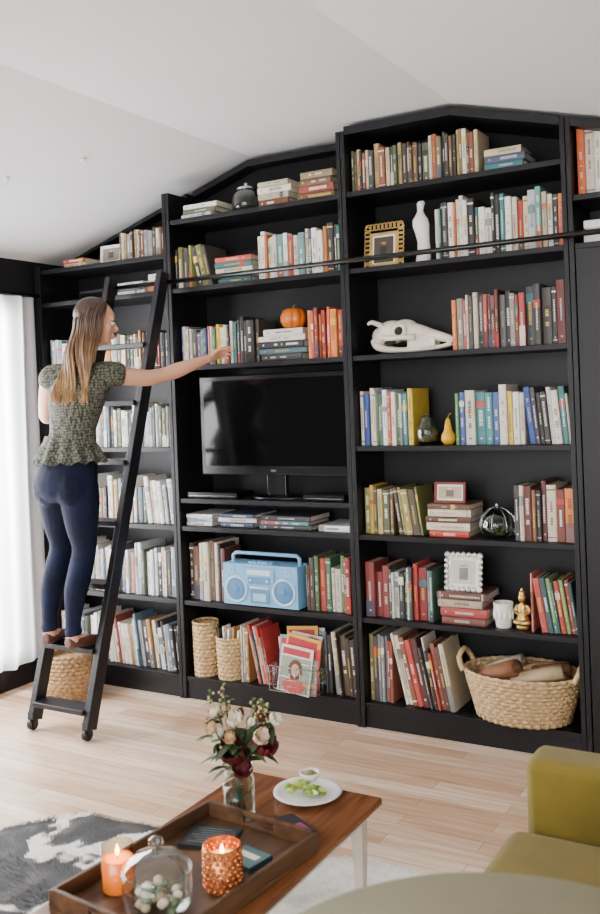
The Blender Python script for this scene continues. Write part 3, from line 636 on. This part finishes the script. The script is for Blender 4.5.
for i in range(NS):
    ph=r.uniform(-2.0,2.0); ph*= .6+.4*abs(math.sin(i))
    d=(back*math.cos(ph)+Rr*math.sin(ph)); lay=r.uniform(-.004,.006)
    fr=abs(ph)/1.95
    p0=hp(.045-.045*r.random(),.006*math.copysign(1,ph),.106+lay*.5)
    p1=hc+F*(-.010)+U*.075+d*(.054+lay)+F*(.02*fr); p2=hc+F*(-.010)+U*.015+d*(.078+lay); p3=hc+F*(-.012)-U*.05+d*(.080+lay)
    tgt=V3((-.985,-.644,1.50))+tdir*(math.sin(ph)*.062)+V3((0,-.008-lay,0))
    if math.sin(ph)>.55: tgt+=V3((.012,.02,0))
    p4=p3.lerp(tgt,.45)+V3((0,-.006,.0))+d*.014; p4.z=1.63+.02*r.random()
    p5=tgt+V3((0,0,.02*r.random())); zl=r.uniform(1.42,1.49)
    p6=V3((tgt.x+r.uniform(-.022,.022)-.012,tgt.y-r.uniform(0,.014),zl))
    P=cat([p0,p1,p2,p3,p4,p5,p6],5); f0=r.choice([0,.8,1.6])+r.uniform(0,.6); A=r.uniform(.006,.013)
    P=[V3(q)+Rr*(A*math.sin(j*.62+f0))*(j/len(P))**1.3 for j,q in enumerate(P)]
    R0=r.uniform(.003,.0058); m.tube(P,[R0*min(1,(j+2)/5)*(1-.8*(j/len(P))**3) for j in range(len(P))],n=6,flat=.6)
m.build('long_hair',mt,W)
# top
mt,nt,b=newmat('lace_fabric'); setp(b,Roughness=.85)
tc=nt.nodes.new('ShaderNodeTexCoord'); v=nt.nodes.new('ShaderNodeTexVoronoi'); v.inputs['Scale'].default_value=85; v.feature='F1'; v.inputs['Randomness'].default_value=.5
cr=nt.nodes.new('ShaderNodeValToRGB'); cr.color_ramp.elements[0].position=.2; cr.color_ramp.elements[0].color=(*H('#696b5c'),1); cr.color_ramp.elements[1].position=.7; cr.color_ramp.elements[1].color=(*H('#24271f'),1)
nt.links.new(tc.outputs['Object'],v.inputs['Vector']); nt.links.new(v.outputs['Distance'],cr.inputs['Fac']); nt.links.new(cr.outputs['Color'],b.inputs['Base Color'])
bp=nt.nodes.new('ShaderNodeBump'); bp.inputs['Strength'].default_value=.7; bp.inputs['Distance'].default_value=.004; bp.invert=True; nt.links.new(v.outputs['Distance'],bp.inputs['Height']); nt.links.new(bp.outputs['Normal'],b.inputs['Normal'])
m=MB()
eloft(m,[(-1.075,-.575,1.195,.140,.112,ty),(-1.07,-.574,1.22,.132,.104,ty),(-1.06,-.572,1.26,.114,.086,ty),(-1.05,-.57,1.31,.104,.078,ty),(-1.035,-.568,1.38,.117,.086,ty),(-1.02,-.565,1.45,.130,.092,ty),(-1.008,-.56,1.51,.140,.084,ty),(-1.0,-.556,1.555,.130,.063,ty),(-.995,-.553,1.585,.085,.053,ty)],k=5)
limb(m,[(-.95,-.535,1.553,.050),(-.885,-.505,1.551,.056),(-.855,-.462,1.545,.050)],n=16)
limb(m,[(-1.06,-.583,1.553,.050),(-1.125,-.60,1.548,.055),(-1.155,-.592,1.522,.049)],n=16)
m.build('peplum_lace_top',mt,W,remesh=.005,smooth=2)
m=MB(); rg=[]
for k,(z,rx,ry) in enumerate([(1.295,.106,.080),(1.26,.119,.093),(1.225,.135,.109),(1.19,.150,.125),(1.177,.153,.129)]):
    row=[]
    for j in range(96):
        a=2*PI*j/96; wv=.003*k*math.sin(a*13)+.0025*k*math.sin(a*6+1)
        x_=(rx+wv)*math.cos(a); y_=(ry+wv)*math.sin(a); row.append((-1.068+x_*math.cos(ty)-y_*math.sin(ty),-.575+x_*math.sin(ty)+y_*math.cos(ty),z+.002*k*math.sin(a*13+1)))
    rg.append(row)
m.loft(rg,cap=False); m.build('peplum_ruffle',mt,W)
# jeans
DEN=pm('dark_denim','#0b122a',.8,var=.4,scale=10,bump=.35,bscale=25,spec=.2)
m=MB(); jy=.12
eloft(m,[(-1.065,-.572,1.235,.112,.085,jy),(-1.075,-.575,1.18,.130,.100,jy),(-1.085,-.582,1.12,.142,.116,jy),(-1.09,-.585,1.06,.142,.118,jy),(-1.095,-.577,1.01,.12,.090,jy)])
for s_ in(-1,1): m.ell((-1.085+s_*.060,-.620,1.075),(.074,.074,.088))
limb(m,[(-1.02,-.572,1.08,.080),(-1.022,-.570,1.0,.083),(-1.032,-.555,.90,.070),(-1.042,-.535,.80,.053),(-1.05,-.558,.70,.053),(-1.058,-.58,.62,.050),(-1.064,-.592,.52,.036),(-1.066,-.595,.455,.034),(-1.066,-.594,.435,.036)],n=18)
limb(m,[(-1.155,-.572,1.08,.080),(-1.165,-.562,1.0,.080),(-1.185,-.535,.90,.068),(-1.205,-.505,.80,.052),(-1.215,-.53,.70,.053),(-1.222,-.555,.62,.049),(-1.226,-.570,.52,.036),(-1.228,-.573,.455,.034),(-1.228,-.572,.435,.036)],n=18)
for z,rr_ in((.45,.038),(.465,.036)):
    m.torus((-1.066,-.594,z),rr_-.004,.005,None,20,6); m.torus((-1.228,-.572,z),rr_-.004,.005,None,20,6)
m.build('skinny_jeans',DEN,W,remesh=.006,smooth=6)
# shoes
m=MB(); SH=pm('brown_leather','#4a2a1e',.45,var=.2)
for ax_,ay,dx in((-1.066,-.594,.02),(-1.228,-.572,-.02)):
    zs=.376
    q=cat([(ax_-dx*.2,ay-.035,zs+.030,.022),(ax_,ay,zs+.030,.029),(ax_+dx*.6,ay+.06,zs+.026,.029),(ax_+dx,ay+.115,zs+.020,.031),(ax_+dx*1.1,ay+.155,zs+.014,.020)],4)
    m.tube([p[:3] for p in q],[p[3] for p in q],n=16,flat=[min(1,(p[2]-zs)/p[3]*.95) for p in q],up=(0,0,1))
m.build('leather_shoes',SH,W,remesh=.004,smooth=2)
m=MB()
for ax_,ay,dx in((-1.066,-.594,.02),(-1.228,-.572,-.02)):
    limb(m,[(ax_,ay-.004,.405,.028),(ax_,ay-.002,.43,.028),(ax_,ay,.47,.026)],n=14); limb(m,[(ax_,ay+.01,.415,.027),(ax_+dx*.6,ay+.06,.407,.022),(ax_+dx,ay+.09,.398,.018)],n=12)
m.build('feet_skin',SKIN,W,remesh=.004,smooth=2)
# ---------------------------------------------------------------- cowhide rug
m=MB(); r=random.Random(9); cx,cy=.14,-1.88
def rr(a):
    b_=(a+PI)%(2*PI)-PI
    return 1+.05*math.sin(3*a+.6)+.04*math.sin(5*a+2)+.025*math.sin(9*a)+.012*math.sin(23*a)+.19*math.exp(-((b_-.98)/.30)**2)
def hidecol(x,y):
    v=noise.noise(Vector((x*4.2+4,y*4.2+1,0)))+.45*noise.noise(Vector((x*11,y*11,3)))+.25*noise.noise(Vector((x*26,y*26,6)))
    th_=-.12+max(0,(x+.02)*1.5)
    w=H('#ece8e1') ; k=H('#141312'); g_=H('#8a837c')
    t=max(0,min(1,(v-th_)/.08)); c=tuple(a*(1-t)+b_*t for a,b_ in zip(w,k))
    q=max(0,min(1,noise.noise(Vector((x*14,y*14,9)))*1.3)); return tuple(a*(1-q*.3)+b_*q*.3 for a,b_ in zip(c,g_))
NR,NA=110,420; vs=[(cx,cy,.006)]
for i in range(1,NR+1):
    for j in range(NA):
        a=2*PI*j/NA; k=i/NR*rr(a); x=cx+.92*k*math.cos(a); y=cy+.84*k*math.sin(a)
        vs.append((x,y,.002 if i==NR else .007+.003*noise.noise(Vector((x*6,y*6,0)))))
for j in range(NA): m.add([vs[0],vs[1+j],vs[1+(j+1)%NA]],[(0,1,2)],hidecol(cx,cy),sm=True)
for i in range(1,NR):
    for j in range(NA):
        a=1+(i-1)*NA+j;b_=1+(i-1)*NA+(j+1)%NA;c=b_+NA;d=a+NA; m.add([vs[a],vs[d],vs[c],vs[b_]],[(0,1,2,3)],hidecol(vs[a][0],vs[a][1]),sm=True)
for i in range(46000):
    a=r.uniform(0,2*PI); k=math.sqrt(r.random())
    if i%6==0: k=r.uniform(.97,1.0)
    k*=rr(a); x=cx+.92*k*math.cos(a); y=cy+.84*k*math.sin(a)
    if y<-2.5: continue
    fa=a+noise.noise(Vector((x*2,y*2,5)))*2.5+r.uniform(-.5,.5); l=r.uniform(.010,.022); dx,dy=math.cos(fa)*l,math.sin(fa)*l; f=r.uniform(.75,1.2)
    c=tuple(min(1,q*f) for q in hidecol(x,y)); px,py=-dy*.06,dx*.06
    m.add([(x-px,y-py,.006),(x+px,y+py,.006),(x+dx,y+dy,.006+l*.35)],[(0,1,2)],c)
m.build('cowhide_rug',vmat('hide_fur',.7))
# ---------------------------------------------------------------- coffee table
TZ=.30; tx0,tx1,ty0,ty1=.214,.675,-2.42,-1.208
e=empty('coffee_table'); m=MB()
m.box(tx0,tx1,ty0,ty1,TZ-.022,TZ); m.build('table_top',M_TABLE,e,bevel=.007,bseg=3)
m=MB(); m.box(tx0+.035,tx1-.035,ty0+.04,ty1-.035,TZ-.06,TZ-.0225)
for x in(tx0+.05,tx1-.05):
    for y in(ty0+.06,ty1-.055):
        m.loft([[(x+dx*w,y+dy*w,z) for dx,dy in((-1,-1),(1,-1),(1,1),(-1,1))] for z,w in((.013,.011),(TZ-.025,.020))],sm=False)
m.build('apron_and_legs',pm('cream_paint','#cfc6b8',.5,var=.05),e,bevel=.003)
e=empty('wooden_tray'); TT=Matrix.Translation((.460,-1.810,TZ+.0008))@Matrix.Rotation(-.10,4,'Z')
m=MB(); m.T=TT; a,b_,h=.180,.268,.05
m.box(-a,a,-b_,b_,0,.012)
m.box(-a,-a+.012,-b_,b_,.012,h); m.box(a-.012,a,-b_,b_,.012,h)
for s_ in(-1,1):
    y0,y1=(b_-.012,b_) if s_>0 else (-b_,-b_+.012)
    m.box(-a+.012,-.05,y0,y1,.012,h+.004); m.box(.05,a-.012,y0,y1,.012,h+.004); m.box(-.05,.05,y0,y1,.012,.024); m.box(-.05,.05,y0,y1,h-.008,h+.004)
m.build('tray_body',M_TRAY,e,bevel=.0025)
tz=TZ+.0135
def onz(x,y,ang): return Matrix.Translation((x,y,tz))@Matrix.Rotation(ang,4,'Z')
m=MB(); m.T=onz(.400,-1.645,.25); m.box(-.068,.068,-.055,.055,0,.010,H('#141618')); m.box(-.062,.062,-.049,.049,.010,.0105,H('#1f2326'))
for k in range(7): m.box(-.05+.01*(k%3),.045-.016*(k%2),.036-k*.012,.0372-k*.012,.0105,.011,H('#80858a'))
m.build('chalkboard_notebook',MV,bevel=.001)
m=MB(); m.T=onz(.545,-1.695,-.2); m.box(-.045,.045,-.04,.04,0,.012,H('#27434a')); m.box(-.043,.043,-.038,.038,.012,.0125,H('#4e6c70')); m.box(-.03,.03,-.005,.015,.0125,.013,H('#e8e0c8')); m.build('small_notebook',MV,bevel=.001)
m=MB(); m.T=Matrix.Translation((.54,-1.475,TZ+.0008))@Matrix.Rotation(-.5,4,'Z'); m.box(-.06,.06,-.035,.035,0,.008,H('#1f1a22')); m.box(.01,.065,-.03,.02,.008,.013,H('#a8407a')); m.build('stack_of_cards',MV,bevel=.001)
def candle(name,x,y,z,R,h,gm,wm,bumpy=False):
    e=empty(name); m=MB(); m.lathe([(0,0),(R*.93,0),(R,.006),(R,h),(R*.97,h)],x,y,z,40,cap=False)
    if bumpy:
        for l in range(7):
            for k in range(18):
                a=2*PI*(k+.5*(l%2))/18; m.ell((x+R*math.cos(a),y+R*math.sin(a),z+.012+l*h/8),(.005,.005,.005),n=8,m=5)
    m.build('glass',gm,e)
    m=MB(); m.lathe([(0,.004),(R*.9,.005),(R*.93,.008),(R*.93,h*.72),(R*.7,h*.7),(0,h*.68)],x,y,z,32); m.build('wax',wm,e)
    m=MB(); m.tube([(x,y,z+h*.67),(x+.001,y,z+h*.76)],.0012,n=5); m.build('wick',M_BLKPL,e)
    m=MB(); m.lathe([(0,0),(.004,.004),(.0055,.01),(.003,.02),(0,.028)],x,y,z+h*.75,12); m.build('flame',emis('flame','#ffb84a',25),e)
    l=bpy.data.lights.new('candle_glow','POINT'); l.energy=.5; l.color=(1,.55,.2); l.shadow_soft_size=.01; lo=bpy.data.objects.new('candle_glow',l); lo.location=(x,y,z+h*.75+.016); C.objects.link(lo); lo.parent=e
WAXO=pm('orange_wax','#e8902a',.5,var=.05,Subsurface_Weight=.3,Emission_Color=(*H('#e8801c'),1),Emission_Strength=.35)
candle('orange_jar_candle',.35,-1.935,tz,.038,.105,glass('amber_glass','#ffe6c0'),WAXO)
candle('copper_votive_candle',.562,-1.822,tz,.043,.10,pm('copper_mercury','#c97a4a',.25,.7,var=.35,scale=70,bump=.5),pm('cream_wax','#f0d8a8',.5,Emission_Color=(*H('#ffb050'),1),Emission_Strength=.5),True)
e=empty('lidded_glass_bowl'); x,y=.487,-1.962; m=MB()
m.lathe([(0,0),(.06,0),(.074,.02),(.078,.06),(.072,.088),(.069,.089)],x,y,tz,48,cap=False); m.torus((x,y,tz+.088),.0715,.0018,None,40,6); m.torus((x,y,tz+.003),.058,.002,None,40,6); m.build('bowl',M_GLASS,e)
m=MB(); m.lathe([(.076,.090),(.074,.096),(.055,.118),(.02,.13),(.010,.134),(.009,.140),(.017,.148),(.017,.156),(.008,.163),(0,.164)],x,y,tz,48,cap=False); m.torus((x,y,tz+.092),.0755,.002,None,40,6); m.build('lid',M_GLASS,e)
m=MB(); r=random.Random(2)
for k in range(30):
    a=r.uniform(0,6.28); q=math.sqrt(r.random())*.05; m.ell((x+q*math.cos(a),y+q*math.sin(a),tz+.014+r.uniform(0,.03)),(.012,.012,.009),n=8,m=5,col=random.choice(cols('#c9b89a #8a7a5a #d8d0c0 #5f7050')))
m.build('shells',MV,e)
e=empty('snack_plate'); x,y=.484,-1.295; m=MB()
m.lathe([(0,0),(.045,0),(.05,.003),(.085,.012),(.097,.016),(.096,.019),(.083,.016),(.048,.008),(0,.007)],x,y,TZ+.0008,48,cap=False); m.build('plate',M_CERAM,e)
m=MB(); r=random.Random(4)
for k in range(34):
    a=r.uniform(0,6.28); q=math.sqrt(r.random())*.055; m.ell((x-.005+q*math.cos(a),y-.014+q*math.sin(a)*.8,TZ+.018+r.uniform(0,.018)),(r.uniform(.008,.016),r.uniform(.007,.012),.006),n=8,m=5,col=random.choice(cols('#9aac3c #b5c45a #6f8f30 #dfe3a8 #86a040')))
m.build('green_salad',MV,e)
m=MB(); m.lathe([(0,0),(.014,0),(.026,.014),(.030,.026),(.027,.026),(.022,.014),(0,.006)],x-.012,y+.035,TZ+.030,28,cap=False); m.lathe([(0,.016),(.024,.018),(.012,.026),(0,.028)],x-.012,y+.035,TZ+.030,20,mi=1); m.build('dip_bowl',[M_CERAM,pm('dip','#8a7a44',.6,var=.4,scale=120)],e)
# flowers
e=empty('flower_vase'); x,y,z=.38,-1.483,TZ+.0008; m=MB()
m.lathe([(0,0),(.038,0),(.043,.006),(.043,.10),(.036,.122),(.036,.13),(.042,.143)],x,y,z,40,cap=False)
for q,R_ in((.126,.0365),(.134,.0375),(.143,.042),(.003,.04)): m.torus((x,y,z+q),R_,.0016,None,40,6)
m.build('glass_vase',M_GLASS,e)
m=MB(); m.lathe([(0,.006),(.0405,.007),(.0405,.085),(0,.085)],x,y,z,32); m.build('water',glass('water','#e4ece6',.15),e)
GR=cols('#33492a #46602f #26391e #5a7040'); m=MB(); r=random.Random(12)
def leaf(m,b,d,l,w,col):
    b=V3(b);d=V3(d).normalized();s_=d.cross(V3((0,0,1))); s_=s_.normalized() if s_.length>.01 else V3((1,0,0)); n_=s_.cross(d)
    vs=[];K=6
    for i in range(K+1):
        t=i/K; c=b+d*(l*t)-V3((0,0,1))*(.35*l*t*t); ww=w*math.sin(PI*min(1,t*.95+.03))**.8
        vs+=[c-s_*ww+n_*ww*.3,c,c+s_*ww+n_*ww*.3]
    fs=[]
    for i in range(K): fs+=[(3*i,3*i+1,3*i+4,3*i+3),(3*i+1,3*i+2,3*i+5,3*i+4)]
    m.add(vs,fs,col,sm=True)
def flower(m,c,ax_,R,col,layers=5,openf=1.15):
    c=V3(c);w=V3(ax_).normalized();u=w.orthogonal().normalized();v_=w.cross(u)
    for L_ in range(layers):
        np_=5+2*L_; op=(.3+.95*L_/max(1,layers-1))*openf; rad=R*(.4+.6*L_/max(1,layers-1))
        for p in range(np_):
            a0=2*PI*(p+.5*(L_%2))/np_+r.uniform(-.2,.2); vs=[];K=4;wd=2.4/np_*1.4; rz=rad*r.uniform(.88,1.1)
            for i in range(K+1):
                t=i/K; po=op*t**.75*1.35; ww=wd*(.35+.75*math.sin(PI*t*.62))
                for j in(-1,-.33,.33,1):
                    a=a0+j*ww*(1-.35*t*t); q=rz*math.sin(po); h=rz*(1-math.cos(po))*.8+rz*.55*t*(1.15-op*.55)
                    vs.append(c+(u*math.cos(a)+v_*math.sin(a))*q*(1-.10*abs(j)*t)+w*h)
            fs=[(4*i+j,4*i+j+1,4*i+j+5,4*i+j+4) for i in range(K) for j in range(3)]
            f=r.uniform(.7,1.15); m.add(vs,fs,tuple(min(1,q*f) for q in col),sm=True)
FL=[((.015,-.03,.185),.040,'#4f0d18'),((.065,.01,.20),.042,'#5e111c'),((-.045,-.01,.215),.028,'#efe6d2'),((.02,.045,.235),.028,'#e9dfca'),((-.03,.04,.24),.030,'#3e0912'),((.085,-.02,.235),.024,'#e3ccb0'),((.045,-.045,.155),.030,'#5a1320'),((-.075,.03,.25),.022,'#d8b9a8'),((.0,.0,.255),.026,'#e9dcc4'),((.05,.03,.265),.024,'#641624'),((-.04,-.045,.245),.018,'#d8b088'),((.095,.03,.265),.020,'#efe6d2'),((-.06,.0,.275),.018,'#e8d8b0'),((.02,-.055,.235),.018,'#d9b48c')]
for (dx,dy,dz),R_,cc in FL:
    p=V3((x+dx,y+dy,z+dz)); m.tube(cat([(x-dx*.3,y-dy*.3,z+.012),(x+dx*.12,y+dy*.12,z+.12),tuple(p)],5),.0018,n=5,col=GR[0]); flower(m,p-V3((0,0,R_*.3)),(dx*3,dy*3-.1,.25),R_,H(cc)); 
    for k in range(3):
        a=r.uniform(0,6.28); leaf(m,p-V3((0,0,.02)),(math.cos(a),math.sin(a),r.uniform(-.2,.4)),r.uniform(.04,.06),r.uniform(.008,.012),r.choice(GR))
for k in range(60):
    a=r.uniform(0,6.28); leaf(m,(x+.02*math.cos(a),y+.02*math.sin(a),z+r.uniform(.135,.20)),(math.cos(a),math.sin(a),r.uniform(-.2,1.0)),r.uniform(.05,.09),r.uniform(.008,.014),r.choice(GR))
for k in range(12):
    a=r.uniform(0,6.28); tip=(x+.08*math.cos(a),y+.08*math.sin(a),z+r.uniform(.27,.33)); m.tube(cat([(x,y,z+.13),(x+.03*math.cos(a),y+.03*math.sin(a),z+.2),tip],4),.0012,n=4,col=GR[1])
    for q in range(6): m.ell((tip[0]+r.uniform(-.01,.01),tip[1]+r.uniform(-.01,.01),tip[2]-q*.007),(.004,.004,.004),n=6,m=4,col=H('#c9b07a')); leaf(m,(tip[0],tip[1],tip[2]-.02*q*.5),(r.uniform(-1,1),r.uniform(-1,1),.6),.022,.005,GR[1])
m.build('bouquet',MV,e)
# ---------------------------------------------------------------- armchair and round table
MUS=pm('mustard_velvet','#75641a',.85,var=.15,scale=9,bump=.25,bscale=400,Sheen_Weight=.15)
e=empty('mustard_armchair'); m=MB()
ax0,ax1,ay0,ay1=1.13,1.98,-2.12,-1.28
m.box(ax0+.02,ax1,ay0+.0,ay1,.10,.27); m.box(ax0+.01,ax1,ay1-.13,ay1,.14,.555); m.box(ax0+.01,ax1,ay0,ay0+.13,.14,.555); m.box(ax1-.18,ax1,ay0+.131,ay1-.131,.14,.80)
m.build('frame_and_arms',MUS,e,bevel=.03,bseg=5)
m=MB(); m.box(ax0-.025,ax1-.181,ay0+.133,ay1-.133,.272,.40); m.box(ax1-.30,ax1-.182,ay0+.14,ay1-.14,.407,.78); m.build('cushions',MUS,e,bevel=.04,bseg=6)
m=MB()
for x in(ax0+.07,ax1-.07):
    for y in(ay0+.07,ay1-.07): m.lathe([(0,0),(.014,0),(.022,.102),(0,.102)],x,y,.0005,16)
m.build('legs',M_TABLE,e)
m=MB(); x,y=1.49,-2.60; m.lathe([(0,.715),(.30,.715),(.327,.722),(.335,.734),(.335,.742),(.328,.75),(0,.75)],x,y,0,96); m.lathe([(0,0),(.19,0),(.19,.012),(.05,.03),(.025,.08),(.022,.4),(.03,.66),(.08,.715),(0,.716)],x,y,.0005,40)
m.build('round_side_table',pm('grey_beige_laminate','#8f8a70',.55,var=.03))
# ---------------------------------------------------------------- light
w=bpy.data.worlds.new('World'); bpy.context.scene.world=w; w.use_nodes=True
bg=w.node_tree.nodes['Background']; bg.inputs[0].default_value=(.95,.97,1,1); bg.inputs[1].default_value=1.45
def area(name,loc,tgt,sx,sy,e_,col=(1,1,1)):
    l=bpy.data.lights.new(name,'AREA'); l.shape='RECTANGLE'; l.size=sx; l.size_y=sy; l.energy=e_; l.color=col
    o=bpy.data.objects.new(name,l); C.objects.link(o); o.location=loc; o.rotation_euler=(Vector(tgt)-Vector(loc)).to_track_quat('-Z','Y').to_euler(); return o
area('window_daylight',(-2.7,-1.0,1.3),(0,-1.0,1.0),1.9,1.9,560,(.98,.985,1))
area('rear_fill_light',(1.0,-5.6,1.5),(0,0,1.2),3.0,2.0,190,(1,.985,.965))  # added soft lamp behind the camera, standing in for unseen windows
